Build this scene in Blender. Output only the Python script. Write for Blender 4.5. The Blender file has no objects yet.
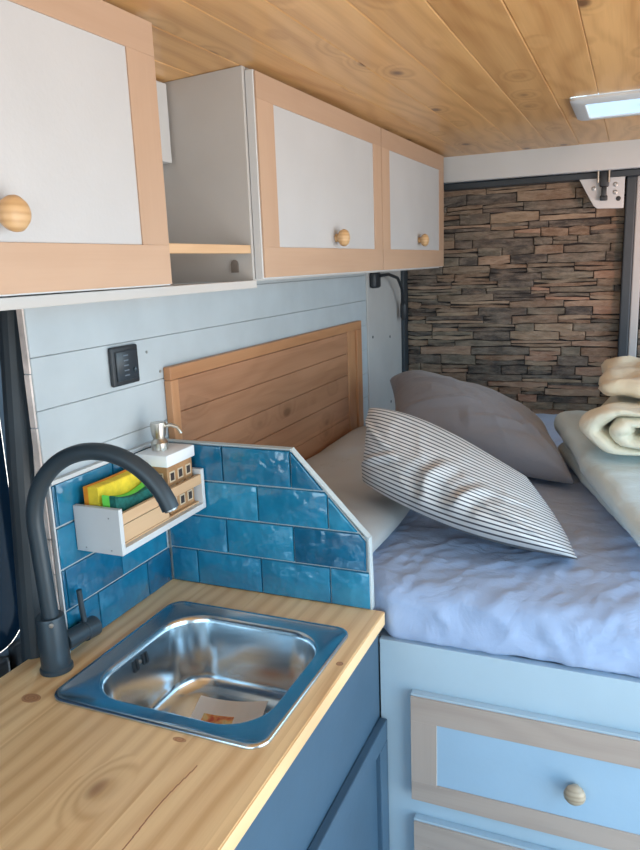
import bpy, bmesh, math, random
from mathutils import Vector, Matrix, noise
random.seed(7)
PI = math.pi
K = 0.9                      # worktop height: every z below is measured from the worktop
S = bpy.context.scene
COL = S.collection

# ------------------------------------------------------------------ object helpers
def obj(name, bm, mat, parent=None, smooth=False, angle=None, label=None):
    me = bpy.data.meshes.new(name)
    off = Vector((0, 0, K))
    for v in bm.verts:               # the roof, and what is fitted up to it, falls slightly towards the front and the side
        if v.co.z > .9:
            fz = min(1, (v.co.z - .9) / .12)
            v.co.z += fz * ((min(v.co.y, 1.7) - 1.7) * .013 - .010 * (1 - min(1, max(0, v.co.x) / .2)))
    if parent is not None:
        p = parent; acc = Vector((0, 0, 0))
        while p is not None:
            acc += p.location; p = p.parent
        off = off - acc
    bmesh.ops.translate(bm, verts=bm.verts, vec=off)
    bmesh.ops.recalc_face_normals(bm, faces=bm.faces)
    bm.to_mesh(me); bm.free()
    if smooth:
        for p in me.polygons: p.use_smooth = True
        if angle: me.set_sharp_from_angle(angle=math.radians(angle))
    mats = mat if isinstance(mat, (list, tuple)) else [mat]
    for m in mats: me.materials.append(m)
    o = bpy.data.objects.new(name, me)
    COL.objects.link(o)
    if parent is not None: o.parent = parent
    if label: o['label'] = label
    return o

def tag(o, label=None, cat=None, group=None, kind=None):
    if label: o['label'] = label
    if cat: o['category'] = cat
    if group: o['group'] = group
    if kind: o['kind'] = kind
    return o

def thing(name, loc, label=None, cat=None, group=None, kind=None):
    o = bpy.data.objects.new(name, None); COL.objects.link(o)
    o.empty_display_size = .05
    o.location = (loc[0], loc[1], loc[2] + K)
    return tag(o, label, cat, group, kind)

def struct(name, bm, mat, **k):
    o = obj(name, bm, mat, **k); o['kind'] = 'structure'; return o

def dup(root, delta, label=None, group=None):
    r = root.copy(); COL.objects.link(r); r.location = root.location + Vector(delta)
    if label: r['label'] = label
    if group: r['group'] = group
    def rec(a, b):
        for ch in list(a.children):
            c = ch.copy(); COL.objects.link(c); c.parent = b
            rec(ch, c)
    rec(root, r)
    return r

# ------------------------------------------------------------------ mesh helpers
def NB(): return bmesh.new()

def box(bm, x0, x1, y0, y1, z0, z1, b=0, seg=2, mi=0):
    v = [bm.verts.new((x, y, z)) for x in (x0, x1) for y in (y0, y1) for z in (z0, z1)]
    fs = [(0, 1, 3, 2), (4, 6, 7, 5), (0, 4, 5, 1), (2, 3, 7, 6), (0, 2, 6, 4), (1, 5, 7, 3)]
    F = [bm.faces.new([v[i] for i in f]) for f in fs]
    for f in F: f.material_index = mi
    if b > 0:
        ed = set(e for f in F for e in f.edges)
        bmesh.ops.bevel(bm, geom=list(ed), offset=b, segments=seg, profile=.5, affect='EDGES', clamp_overlap=True)
    return bm

def frame_of(d):
    d = Vector(d).normalized()
    a = Vector((0, 0, 1)) if abs(d.z) < .9 else Vector((1, 0, 0))
    s = d.cross(a).normalized(); t = d.cross(s).normalized()
    return d, s, t

def tube(bm, pts, r, seg=16, caps=True, mi=0):
    pts = [Vector(p) for p in pts]; n = len(pts)
    rr = r if isinstance(r, (list, tuple)) else [r] * n
    rings = []; s_prev = None
    for i, p in enumerate(pts):
        d = (pts[min(i + 1, n - 1)] - pts[max(i - 1, 0)]).normalized()
        if s_prev is None: _, s, t = frame_of(d)
        else:
            s = (s_prev - d * s_prev.dot(d)).normalized(); t = d.cross(s)
        s_prev = s
        rings.append([bm.verts.new(p + (s * math.cos(2 * PI * k / seg) + t * math.sin(2 * PI * k / seg)) * rr[i]) for k in range(seg)])
    for a, b in zip(rings, rings[1:]):
        for k in range(seg):
            f = bm.faces.new([a[k], a[(k + 1) % seg], b[(k + 1) % seg], b[k]]); f.material_index = mi
    if caps:
        for q in (rings[0], rings[-1]):
            f = bm.faces.new(q); f.material_index = mi
    return bm

def cyl(bm, p0, p1, r, seg=24, mi=0): return tube(bm, [p0, p1], r, seg, True, mi)

def lathe(bm, prof, o, axis, seg=28, mi=0):
    o = Vector(o); d, s, t = frame_of(axis)
    rings = []
    for (r, h) in prof:
        if r < 1e-6: rings.append([bm.verts.new(o + d * h)])
        else: rings.append([bm.verts.new(o + d * h + (s * math.cos(2 * PI * k / seg) + t * math.sin(2 * PI * k / seg)) * r) for k in range(seg)])
    for a, b in zip(rings, rings[1:]):
        for k in range(seg):
            k2 = (k + 1) % seg
            if len(a) == 1 and len(b) == 1: continue
            if len(a) == 1: f = bm.faces.new([a[0], b[k2], b[k]])
            elif len(b) == 1: f = bm.faces.new([a[k], a[k2], b[0]])
            else: f = bm.faces.new([a[k], a[k2], b[k2], b[k]])
            f.material_index = mi
    for q in (rings[0], rings[-1]):
        if len(q) > 1: bm.faces.new(q).material_index = mi
    return bm

def prism(bm, poly, fn, d0, d1, mi=0, b=0):
    """poly: 2D points, fn(u,v,d)->xyz"""
    A = [bm.verts.new(fn(u, v, d0)) for u, v in poly]; B = [bm.verts.new(fn(u, v, d1)) for u, v in poly]
    n = len(poly); F = [bm.faces.new(A), bm.faces.new(B[::-1])]
    for i in range(n): F.append(bm.faces.new([A[i], A[(i + 1) % n], B[(i + 1) % n], B[i]]))
    for f in F: f.material_index = mi
    if b > 0:
        ed = [e for e in F[1].edges]
        bmesh.ops.bevel(bm, geom=ed, offset=b, segments=2, profile=.5, affect='EDGES', clamp_overlap=True)
    return bm

def rrect(cx, cy, hx, hy, r, n=10):
    out = []
    for (sx, sy, a0) in ((1, 1, 0), (-1, 1, 90), (-1, -1, 180), (1, -1, 270)):
        for i in range(n + 1):
            a = math.radians(a0 + 90 * i / n)
            out.append((cx + sx * (hx - r) + r * math.cos(a), cy + sy * (hy - r) + r * math.sin(a)))
    return out

def loops(bm, L, closed_ends=(False, False), mi=0):
    R = [[bm.verts.new(p) for p in l] for l in L]
    for a, b in zip(R, R[1:]):
        n = len(a)
        for k in range(n): bm.faces.new([a[k], a[(k + 1) % n], b[(k + 1) % n], b[k]]).material_index = mi
    if closed_ends[0]: bm.faces.new(R[0]).material_index = mi
    if closed_ends[1]: bm.faces.new(R[-1]).material_index = mi
    return bm

def sheet(bm, f, nu, nv, uv=True):
    """closed soft solid: f(u,v,side)->point; both sides meet on the border"""
    uvl = bm.loops.layers.uv.verify() if uv else None
    top = {}; bot = {}; coord = {}
    for i in range(nu + 1):
        for j in range(nv + 1):
            u, v = i / nu, j / nv
            top[i, j] = bm.verts.new(f(u, v, 1))
            bot[i, j] = top[i, j] if i in (0, nu) or j in (0, nv) else bm.verts.new(f(u, v, -1))
    for g in (top, bot):
        for i in range(nu):
            for j in range(nv):
                ks = [(i, j), (i + 1, j), (i + 1, j + 1), (i, j + 1)]
                fc = bm.faces.new([g[k] for k in ks])
                if uvl:
                    for lp, k in zip(fc.loops, ks): lp[uvl].uv = (k[0] / nu, k[1] / nv)
    return bm

def N(p, s, o=0): return noise.noise(Vector((p[0] * s + o, p[1] * s - o * 1.7, p[2] * s + o * .3)))

def sstep(a, b, x):
    t = max(0, min(1, (x - a) / (b - a))); return t * t * (3 - 2 * t)

def crease(p, s, o=0, stretch=(1, 1, 1)):
    q = (p[0] * stretch[0], p[1] * stretch[1], p[2] * stretch[2])
    w = N(q, s * .4, o + 5) * 1.2
    v = abs(N((q[0] + w * .1, q[1] + w * .1, q[2]), s, o))
    return 1 - min(1, v * 3.0)

def soft_box(bm, lo, hi, r, res, disp=None, rot=0, piv=(0, 0)):
    lo = Vector(lo); hi = Vector(hi); c = (lo + hi) / 2; h = (hi - lo) / 2
    n = [max(2, int((2 * h[i]) / res)) for i in range(3)]
    vm = {}
    def V(i, j, k):
        key = (i, j, k)
        if key not in vm:
            p = Vector((-h.x + 2 * h.x * i / n[0], -h.y + 2 * h.y * j / n[1], -h.z + 2 * h.z * k / n[2]))
            q = Vector([max(-(h[a] - r[a]), min(h[a] - r[a], p[a])) for a in range(3)])
            d = p - q
            e = Vector([d[a] / r[a] for a in range(3)])
            m = e.length
            if m > 1e-6:
                mx = max(abs(x) for x in e)
                e = e / m * mx
            nrm = e.normalized() if m > 1e-6 else Vector((0, 0, 1))
            w = c + q + Vector([e[a] * r[a] for a in range(3)])
            if disp: w = w + disp(w, nrm)
            if rot:
                x, y = w.x - piv[0], w.y - piv[1]
                w = Vector((piv[0] + x * math.cos(rot) - y * math.sin(rot), piv[1] + x * math.sin(rot) + y * math.cos(rot), w.z))
            vm[key] = bm.verts.new(w)
        return vm[key]
    for i in range(n[0]):
        for j in range(n[1]):
            for k in (0, n[2]): bm.faces.new([V(i, j, k), V(i + 1, j, k), V(i + 1, j + 1, k), V(i, j + 1, k)])
    for i in range(n[0]):
        for k in range(n[2]):
            for j in (0, n[1]): bm.faces.new([V(i, j, k), V(i + 1, j, k), V(i + 1, j, k + 1), V(i, j, k + 1)])
    for j in range(n[1]):
        for k in range(n[2]):
            for i in (0, n[0]): bm.faces.new([V(i, j, k), V(i, j + 1, k), V(i, j + 1, k + 1), V(i, j, k + 1)])
    return bm

# ------------------------------------------------------------------ material helpers
class G:
    def __init__(s, name):
        s.m = bpy.data.materials.new(name); s.m.use_nodes = True
        s.t = s.m.node_tree; s.b = s.t.nodes['Principled BSDF']; s.y = 0
    def n(s, typ, **k):
        x = s.t.nodes.new(typ)
        for a, v in k.items():
            if a == 'ins':
                for i, w in v.items():
                    if isinstance(w, bpy.types.NodeSocket): s.t.links.new(w, x.inputs[i])
                    else: x.inputs[i].default_value = w
            else: setattr(x, a, v)
        return x
    def L(s, a, b): s.t.links.new(a, b)
    def obj(s): return s.n('ShaderNodeTexCoord').outputs['Object']
    def math(s, op, a, b=0.0, c=None):
        ins = {0: a, 1: b}
        if c is not None: ins[2] = c
        return s.n('ShaderNodeMath', operation=op, ins=ins).outputs[0]
    def map(s, v, scale=(1, 1, 1), loc=(0, 0, 0), rot=(0, 0, 0)):
        return s.n('ShaderNodeMapping', ins={'Vector': v, 'Scale': scale, 'Location': loc, 'Rotation': rot}).outputs[0]
    def noise(s, v, scale, detail=3, rough=.5, dist=0):
        return s.n('ShaderNodeTexNoise', ins={'Vector': v, 'Scale': scale, 'Detail': detail, 'Roughness': rough, 'Distortion': dist})
    def mix(s, f, a, b, bt='MIX'):
        x = s.n('ShaderNodeMix', data_type='RGBA', blend_type=bt)
        for i, w in ((0, f), (6, a), (7, b)):
            if isinstance(w, bpy.types.NodeSocket): s.L(w, x.inputs[i])
            else: x.inputs[i].default_value = w if i == 0 else (*w, 1) if len(w) == 3 else w
        return x.outputs[2]
    def ramp(s, f, stops, interp='LINEAR'):
        x = s.n('ShaderNodeValToRGB'); s.L(f, x.inputs[0]); x.color_ramp.interpolation = interp
        e = x.color_ramp.elements
        while len(e) < len(stops): e.new(.5)
        for el, (p, c) in zip(e, stops):
            el.position = p; el.color = (*c, 1) if hasattr(c, '__len__') else (c, c, c, 1)
        return x.outputs[0]
    def bump(s, h, strength=.3, dist=.01, normal=None):
        ins = {'Height': h, 'Strength': strength, 'Distance': dist}
        if normal is not None: ins['Normal'] = normal
        x = s.n('ShaderNodeBump', ins=ins); s.L(x.outputs[0], s.b.inputs['Normal']); return x.outputs[0]
    def set(s, col=None, rough=.5, metal=0, spec=None, coat=None):
        if col is not None:
            if isinstance(col, bpy.types.NodeSocket): s.L(col, s.b.inputs['Base Color'])
            else: s.b.inputs['Base Color'].default_value = (*col, 1)
        if isinstance(rough, bpy.types.NodeSocket): s.L(rough, s.b.inputs['Roughness'])
        else: s.b.inputs['Roughness'].default_value = rough
        s.b.inputs['Metallic'].default_value = metal
        if spec is not None: s.b.inputs['Specular IOR Level'].default_value = spec
        if coat: s.b.inputs['Coat Weight'].default_value = coat; s.b.inputs['Coat Roughness'].default_value = .08
        return s.m

def plain(name, col, rough=.5, metal=0, var=.06, vs=6, bump=0, bs=80, bd=.002, coat=None, spec=None):
    g = G(name); o = g.obj()
    nz = g.noise(o, vs, 4).outputs['Fac']
    d = tuple(c * (1 - var * 1.6) for c in col); l = tuple(min(1, c * (1 + var)) for c in col)
    c = g.ramp(nz, [(.3, d), (.7, l)])
    if bump: g.bump(g.noise(o, bs, 3).outputs['Fac'], bump, bd)
    return g.set(c, rough, metal, spec, coat)

def pine(name, light, dark, grain='y', across='x', board=.1, off=0, knots=.5, rough=.45, ring=26, contrast=1, coat=None, kcol=(.16, .07, .03), tint=.12, warp_k=6, gap=0):
    g = G(name); o = g.obj()
    sep = g.n('ShaderNodeSeparateXYZ', ins={0: o}); ax = {'x': 0, 'y': 1, 'z': 2}
    third = [a for a in 'xyz' if a not in (grain, across)][0]
    A = sep.outputs[ax[across]]; Gr = sep.outputs[ax[grain]]; T = sep.outputs[ax[third]]
    cell = g.math('FLOOR', g.math('DIVIDE', g.math('ADD', A, off + 50 * board), board))
    wn = g.n('ShaderNodeTexWhiteNoise', noise_dimensions='1D'); g.L(cell, wn.inputs['W'])
    rnd = wn.outputs['Value']
    # board local coordinate, shifted per board
    gs = g.math('ADD', Gr, g.math('MULTIPLY', rnd, 7.3))
    ac = g.math('ADD', A, g.math('MULTIPLY', rnd, 3.1))
    # knots
    kv = g.n('ShaderNodeCombineXYZ', ins={0: g.math('MULTIPLY', ac, 9.0), 1: g.math('MULTIPLY', gs, 5.0), 2: g.math('MULTIPLY', cell, 3.7)}).outputs[0]
    vo = g.n('ShaderNodeTexVoronoi', ins={'Vector': kv, 'Scale': 1.0, 'Randomness': .9})
    vd = vo.outputs['Distance']
    vsel = g.n('ShaderNodeSeparateColor', ins={0: vo.outputs['Color']}).outputs[0]
    on = g.math('LESS_THAN', vsel, knots)
    kn = g.math('MULTIPLY', g.ramp(vd, [(.07, 1.0), (.15, 0.0)]), on)
    halo = g.math('MULTIPLY', g.ramp(vd, [(.05, 1.0), (.38, 0.0)]), on)
    # growth rings
    warp = g.noise(g.n('ShaderNodeCombineXYZ', ins={0: g.math('MULTIPLY', ac, 3), 1: g.math('MULTIPLY', gs, 1.1), 2: T}).outputs[0], 1.5, 2).outputs['Fac']
    ph = g.math('ADD', g.math('MULTIPLY', ac, ring), g.math('MULTIPLY', warp, warp_k))
    ph = g.math('ADD', ph, g.math('MULTIPLY', halo, 2.4))
    sn = g.math('ADD', g.math('MULTIPLY', g.math('SINE', g.math('MULTIPLY', ph, 6.283)), .5), .5)
    sn = g.math('POWER', sn, 1.6)
    fib = g.noise(g.n('ShaderNodeCombineXYZ', ins={0: g.math('MULTIPLY', ac, 260), 1: g.math('MULTIPLY', gs, 5), 2: g.math('MULTIPLY', T, 60)}).outputs[0], 1, 3).outputs['Fac']
    big = g.noise(g.n('ShaderNodeCombineXYZ', ins={0: g.math('MULTIPLY', ac, 12), 1: g.math('MULTIPLY', gs, 1.3), 2: cell}).outputs[0], 1, 3).outputs['Fac']
    f = g.math('ADD', g.math('MULTIPLY', sn, .42 * contrast), g.math('MULTIPLY', g.math('SUBTRACT', fib, .5), .5))
    f = g.math('ADD', f, g.math('MULTIPLY', g.math('SUBTRACT', big, .42), 1.5))
    f = g.n('ShaderNodeClamp', ins={0: f}).outputs[0]
    c = g.mix(f, light, dark)
    tcol = g.ramp(rnd, [(0, 1 - tint), (1, 1 + 0.0)])
    c = g.mix(1.0, c, tcol, 'MULTIPLY')
    c = g.mix(g.math('MULTIPLY', halo, .35), c, tuple(x * .6 for x in dark))
    c = g.mix(g.math('MULTIPLY', kn, .85), c, kcol)
    g.bump(g.math('ADD', fib, g.math('MULTIPLY', sn, .4)), .12, .001)
    return g.set(c, rough, coat=coat)

M = {}
M['white_board'] = plain('white painted board', (.60, .62, .64), .55, var=.03, bump=.15, bs=60)
M['white_bed'] = plain('pale blue-white bed paint', (.42, .54, .63), .5, var=.03, bump=.1, bs=60)
M['blue_panel'] = plain('pale blue drawer panel', (.35, .50, .64), .5, var=.03, bump=.15, bs=100)
M['white_wall'] = plain('white painted planks', (.46, .51, .545), .6, var=.04, vs=9, bump=.2, bs=35)
M['white_cab'] = plain('white cabinet paint', (.50, .49, .48), .6, var=.04, bump=.15, bs=50)
M['white_panel'] = plain('white door panel', (.50, .51, .53), .55, var=.025, bump=.2, bs=120)
M['ceiling'] = pine('varnished pine ceiling', (.78, .45, .18), (.47, .215, .065), 'y', 'x', .1, 0, .8, .42, 20, .8, kcol=(.10, .035, .012), coat=.2, tint=.18, warp_k=4)
M['counter'] = pine('pale pine worktop', (.95, .66, .35), (.66, .36, .15), 'y', 'x', .125, .03, .04, .4, 30, 1.1, coat=.25, kcol=(.25, .10, .04), tint=.08, warp_k=3)
M['headboard'] = pine('orange pine panel', (.48, .24, .13), (.32, .14, .065), 'y', 'z', .089, .0, .35, .5, 24, .6, tint=.15)
M['head_frame'] = pine('orange pine trim', (.54, .265, .125), (.40, .17, .07), 'y', 'z', .4, .1, .0, .45, 22, .6)
M['head_frame_v'] = pine('orange pine upright', (.56, .28, .135), (.42, .18, .075), 'z', 'y', .4, .1, .0, .45, 22, .6)
M['ply'] = pine('beech plywood', (.52, .355, .25), (.45, .295, .20), 'y', 'z', .5, .2, .0, .55, 8, .35)
M['ply_v'] = pine('beech plywood upright', (.52, .355, .25), (.45, .295, .20), 'z', 'y', .5, .2, .0, .55, 8, .35)
M['ply_x'] = pine('beech plywood drawer', (.50, .40, .34), (.40, .31, .26), 'x', 'z', .5, .2, .0, .55, 30, .8)
M['ply_xv'] = pine('beech plywood drawer upright', (.50, .40, .34), (.40, .31, .26), 'z', 'x', .5, .2, .0, .55, 8, .35)
M['slat'] = pine('raw pine slat', (.66, .44, .26), (.50, .30, .16), 'y', 'z', .5, .2, .0, .5, 20, .5)
M['knob'] = pine('turned pine knob', (.64, .42, .22), (.42, .23, .09), 'x', 'z', .5, .2, .0, .4, 120, 1.0)
M['knob_y'] = pine('turned ash knob', (.55, .45, .33), (.33, .25, .17), 'y', 'z', .5, .2, .0, .4, 130, 1.1)
M['black'] = plain('matt black metal', (.040, .058, .074), .40, .2, var=.1)
M['black_plastic'] = plain('black plastic', (.022, .027, .034), .45, var=.1)
M['rubber'] = plain('dark rubber seal', (.035, .045, .055), .5, var=.15)
M['blue_paint'] = plain('slate blue paint', (.05, .10, .155), .45, var=.06, bump=.1, bs=60)
M['steel'] = None
M['screw'] = plain('screw steel', (.4, .4, .4), .35, 1)
M['nickel'] = plain('brushed nickel', (.60, .56, .50), .28, 1, var=.05)
M['grout'] = plain('pale grout', (.50, .56, .58), .8, var=.05)
M['floor'] = plain('grey vinyl floor', (.25, .26, .27), .5, var=.15)
M['metal_van'] = plain('grey van metal', (.12, .19, .27), .4, .2, var=.1)
M['foam'] = plain('raw board edge', (.72, .62, .58), .8, var=.2, vs=25)

def mk_steel(name='brushed stainless steel', rough=.20):
    g = G(name); o = g.obj()
    nz = g.noise(g.map(o, (20, 900, 300)), 1, 2).outputs['Fac']
    r = g.ramp(nz, [(.3, rough - .02), (.7, rough + .03)])
    g.bump(nz, .02, .0002)
    return g.set((.64, .70, .74), r, 1)
M['steel'] = mk_steel()

def mk_tile():
    g = G('glossy teal glazed tile'); o = g.obj()
    at = g.n('ShaderNodeAttribute', attribute_name='tint')
    a = g.n('ShaderNodeSeparateColor', ins={0: at.outputs['Color']}).outputs[0]
    nz = g.noise(o, 16, 3, .6).outputs['Fac']
    f = g.math('ADD', g.math('MULTIPLY', a, .45), g.math('MULTIPLY', nz, .6))
    c = g.ramp(f, [(.2, (.004, .085, .18)), (.5, (.008, .15, .285)), (.85, (.02, .25, .42))])
    h = g.noise(o, 22, 2).outputs['Fac']
    g.bump(h, .9, .010)
    return g.set(c, .06, spec=.6, coat=.6)
M['tile'] = mk_tile()

def mk_stone():
    g = G('stacked slate stone'); o = g.obj()
    at = g.n('ShaderNodeAttribute', attribute_name='tint').outputs['Color']
    sc = g.n('ShaderNodeSeparateColor', ins={0: at})
    base = g.ramp(sc.outputs[0], [(0, (.06, .052, .050)), (.2, (.11, .095, .085)), (.4, (.23, .20, .15)), (.6, (.27, .16, .10)), (.8, (.42, .32, .22)), (1, (.46, .25, .17))])
    nz = g.noise(g.map(o, (16, 16, 50)), 1, 6, .72).outputs['Fac']
    c = g.mix(g.ramp(nz, [(.40, 0.0), (.62, 1.0)]), g.mix(.28, base, (.04, .035, .03)), g.mix(.35, base, (.50, .41, .32)))
    n2 = g.noise(o, 9, 3).outputs['Fac']
    c = g.mix(g.math('MULTIPLY', g.ramp(n2, [(.5, 0.0), (.75, 1.0)]), .35), c, (.26, .14, .09))
    g.bump(nz, 1.0, .014)
    return g.set(c, .8)
M['stone'] = mk_stone()
M['stone_gap'] = plain('dark gaps in stone', (.03, .026, .025), .9)

def mk_fabric(name, col, rough=.85, weave=900, var=.05, wr=.25, ws=14):
    g = G(name); o = g.obj()
    nz = g.noise(o, 5, 3).outputs['Fac']
    c = g.ramp(nz, [(.3, tuple(x * (1 - var) for x in col)), (.7, tuple(min(1, x * (1 + var)) for x in col))])
    h = g.noise(g.map(o, (1, 1.6, 1)), ws, 4, .55, .6).outputs['Fac']
    w = g.noise(o, weave, 1).outputs['Fac']
    g.bump(g.math('ADD', h, g.math('MULTIPLY', w, .05)), wr, .02)
    g.b.inputs['Sheen Weight'].default_value = .15
    return g.set(c, rough)
M['sheet'] = mk_fabric('pale blue cotton sheet', (.36, .47, .69), ws=11, wr=.4)
M['slab'] = mk_fabric('white bolster cover', (.68, .67, .66), wr=.12)
M['grey_pillow'] = mk_fabric('grey pillow cotton', (.25, .25, .28), wr=.25)
M['topper'] = mk_fabric('pale aqua cover', (.60, .72, .76), wr=.3)
M['cream'] = mk_fabric('cream quilt cotton', (.82, .77, .62), wr=.5, ws=18)
M['beige'] = mk_fabric('beige quilt cotton', (.72, .62, .46), wr=.5, ws=14)

def mk_stripe():
    g = G('white cotton with black pinstripes')
    uv = g.n('ShaderNodeTexCoord').outputs['UV']
    v = g.n('ShaderNodeSeparateXYZ', ins={0: uv}).outputs[1]
    fr = g.math('FRACT', g.math('MULTIPLY', v, 25))
    line = g.ramp(fr, [(.0, 1.0), (.26, 1.0), (.34, 0.0), (.92, 0.0), (1.0, 1.0)])
    c = g.mix(line, (.62, .62, .62), (.035, .04, .06))
    o = g.obj(); h = g.noise(o, 13, 4, .55, .5).outputs['Fac']
    g.bump(h, .35, .02)
    g.b.inputs['Sheen Weight'].default_value = .1
    return g.set(c, .85)
M['stripe'] = mk_stripe()

def mk_linen():
    g = G('white cover with grey sprig print'); o = g.obj()
    v = g.n('ShaderNodeTexVoronoi', ins={'Vector': o, 'Scale': 7.0, 'Randomness': .8})
    n = g.noise(o, 45, 3, .6, 1.2).outputs['Fac']
    m = g.math('MULTIPLY', g.ramp(v.outputs['Distance'], [(.15, 1.0), (.30, 0.0)]), g.ramp(n, [(.53, 0.0), (.56, 1.0), (.60, 0.0)]))
    c = g.mix(g.math('MULTIPLY', m, .5), (.52, .54, .55), (.34, .33, .28))
    g.bump(g.noise(o, 10, 3).outputs['Fac'], .15, .02)
    return g.set(c, .85)
M['linen'] = mk_linen()

def emis(name, col, st):
    g = G(name); g.b.inputs['Emission Color'].default_value = (*col, 1); g.b.inputs['Emission Strength'].default_value = st
    return g.set(col, .3)

# ================================================================== SETTING
CE0, CE1 = 1.052, 1.056      # ceiling height
b = NB(); box(b, -.2, 1.75, -2.6, 1.9, -.95, -.9); struct('floor', b, M['floor'])

# ceiling of pine planks with V grooves, running along the van; a hole for the roof vent
b = NB()
def plank(x0, x1, y0, y1):
    box(b, x0 + .0004, x1 - .0004, y0, y1, 1.052, 1.066, .0014, 1)
x = -.2
while x < 1.75:
    x1 = x + .1
    if x1 > .735 and x < 1.14:
        plank(x, x1, -2.6, .79); plank(x, x1, 1.10, 1.9)
        if x < .735: plank(x, .735, .79, 1.10)
        if x1 > 1.14: plank(1.14, x1, .79, 1.10)
    else: plank(x, x1, -2.6, 1.9)
    x = x1
struct('ceiling', b, M['ceiling'])
b = NB(); box(b, -.2, 1.75, -2.6, .75, 1.068, 1.09); box(b, -.2, 1.75, 1.14, 1.9, 1.068, 1.09); box(b, -.2, .70, .75, 1.14, 1.068, 1.09); box(b, 1.18, 1.75, .75, 1.14, 1.068, 1.09)
struct('ceiling', b, M['black_plastic'])

# left wall planks
b = NB()
zs = [-.9] + [.527 - .089 * k for k in range(15, -1, -1)] + [.616, .705, .794, .883, .972, 1.052]
for za, zb in zip(zs, zs[1:]):
    box(b, -.018, 0, -.33, 1.33, za + .0004, zb - .0004, .0010, 1)
box(b, -.03, -.0185, -.270, 1.33, -.9, 1.05)
struct('wall_left', b, M['white_wall'])
b = NB()
prev = -.9
random.seed(3)
while prev < .62:
    h = random.uniform(.03, .12)
    box(b, -.014, -.003 + random.uniform(0, .001), -.333 - random.uniform(0, .002), -.3305, prev, min(.63, prev + h - .002)); prev += h
struct('trim_1', b, M['foam'])
# smooth white rear pillar lining
b = NB(); box(b, -.03, .004, 1.333, 1.765, -.9, 1.052, .003)
w = struct('wall_left_rear', b, M['white_cab'])
for (y, z) in ((1.385, .386), (1.60, .366), (1.60, .098)):
    q = NB(); cyl(q, (.0035, y, z), (.0055, y, z), .0055, 14)
    obj('screw_hole', q, M['black_plastic'], w)
q = NB(); cyl(q, (-.001, -.02 , .50), (.0015, -.02, .50), .003, 10); cyl(q, (-.001, .02 , .455), (.0015, .02, .455), .003, 10)
q2 = obj('screw_hole', q, M['screw'], bpy.data.objects['wall_left'])

# right wall: solid beside the bed, open side door further forward
b = NB(); box(b, 1.72, 1.75, .15, 1.9, -.9, .18); box(b, 1.72, 1.75, .15, 1.9, .82, 1.052); box(b, 1.72, 1.75, .15, .45, .18, .82); box(b, 1.72, 1.75, 1.55, 1.9, .18, .82); box(b, 1.72, 1.75, -2.6, -1.35, -.9, 1.052); box(b, 1.72, 1.75, -1.35, .15, .98, 1.052)
struct('wall_right', b, M['white_wall'])
b = NB(); box(b, -.2, 1.75, -2.63, -2.6, -.9, .1); box(b, -.2, 1.75, -2.63, -2.6, .95, 1.09)
box(b, -.2, -.1, -2.63, -2.6, .1, .95); box(b, 1.65, 1.75, -2.63, -2.6, .1, .95)
struct('wall_front', b, M['metal_van'])

# rear: white crossbeam, black rail, stone-clad doors
b = NB(); box(b, .2, 1.72, 1.70, 1.735, .956, 1.052, .003); struct('trim_2', b, M['white_board'])
b = NB(); box(b, -.03, 1.75, 1.90, 1.93, -.9, 1.09); struct('wall_back', b, M['metal_van'])

STC = None
def stones(x0, x1, z0, z1, y, seed):
    random.seed(seed)
    bm = NB(); lay = bm.loops.layers.float_color.new('tint')
    z = z0
    while z < z1:
        h = random.uniform(.024, .042); x = x0 - random.uniform(0, .1)
        while x < x1:
            w = random.uniform(.07, .25)
            split = random.random() < .4
            parts = [(z, z + h)] if not split else [(z, z + h * .5), (z + h * .5, z + h)]
            for (a, c) in parts:
                xa, xb = max(x0, x), min(x1, x + w)
                if xb - xa < .012: continue
                g = .0012
                t = random.uniform(.004, .016); j = lambda s=.005: random.uniform(-s, s)
                pts = [(xa + g, a + g + j()), (xa + g + (xb - xa) * .33, a + g + j(.003)), (xa + (xb - xa) * .7, a + g + j(.003)), (xb - g, a + g + j()), (xb - g + 0, c - g + j()), (xa + (xb - xa) * .62, c - g + j(.003)), (xa + (xb - xa) * .3, c - g + j(.003)), (xa + g, c - g + j())]
                pts = [(px, max(z0, min(z1, pz))) for px, pz in pts]
                n0 = len(bm.faces)
                try: prism(bm, pts, lambda u, v, d: (u, y - d, v), 0, t, b=.0045)
                except ValueError: continue
                bm.faces.ensure_lookup_table()
                cc = random.random(); 
                for f in bm.faces[n0:]:
                    for lp in f.loops: lp[lay] = (cc, random.random() * 0, 0, 1)
            x += w
        z += h
    return bm
d1 = thing('door_1', (.44, 1.84, -.9), kind='structure')
q = stones(.015, .862, -.12, .938, 1.83, 11); obj('stone_cladding', q, M['stone'], d1)
q = NB(); box(q, -.03, .866, 1.83, 1.86, -.9, .945); obj('door_panel', q, M['stone_gap'], d1)
q = NB(); box(q, -.022, .016, 1.77, 1.83, -.9, .956, .004); obj('frame', q, M['rubber'], d1)
q = NB(); box(q, .0165, 1.7, 1.745, 1.83, .934, .958, .003); obj('frame', q, M['rubber'], d1)
q = NB(); box(q, .862, .897, 1.765, 1.83, -.9, .934, .005)
obj('frame', q, M['rubber'], d1)
d2 = thing('door_2', (1.3, 1.84, -.9), kind='structure')
q = stones(.93, 1.70, -.12, .938, 1.83, 12); obj('stone_cladding', q, M['stone'], d2)
q = NB(); box(q, .9, 1.72, 1.83, 1.86, -.9, .945); obj('door_panel', q, M['stone_gap'], d2)
q = NB(); box(q, .898, .928, 1.78, 1.83, -.9, .934, .004); obj('frame', q, M['white_cab'], d2)

# van side beyond the end of the planking: grey metal door lining with a dark window
sd = thing('door_3', (-.13, -.9, -.9), kind='structure')
q = NB()
win = rrect(0, 0, .55, .39, .07, 8)        # (y,z) half sizes
wy, wz = -.812, .36
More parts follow.
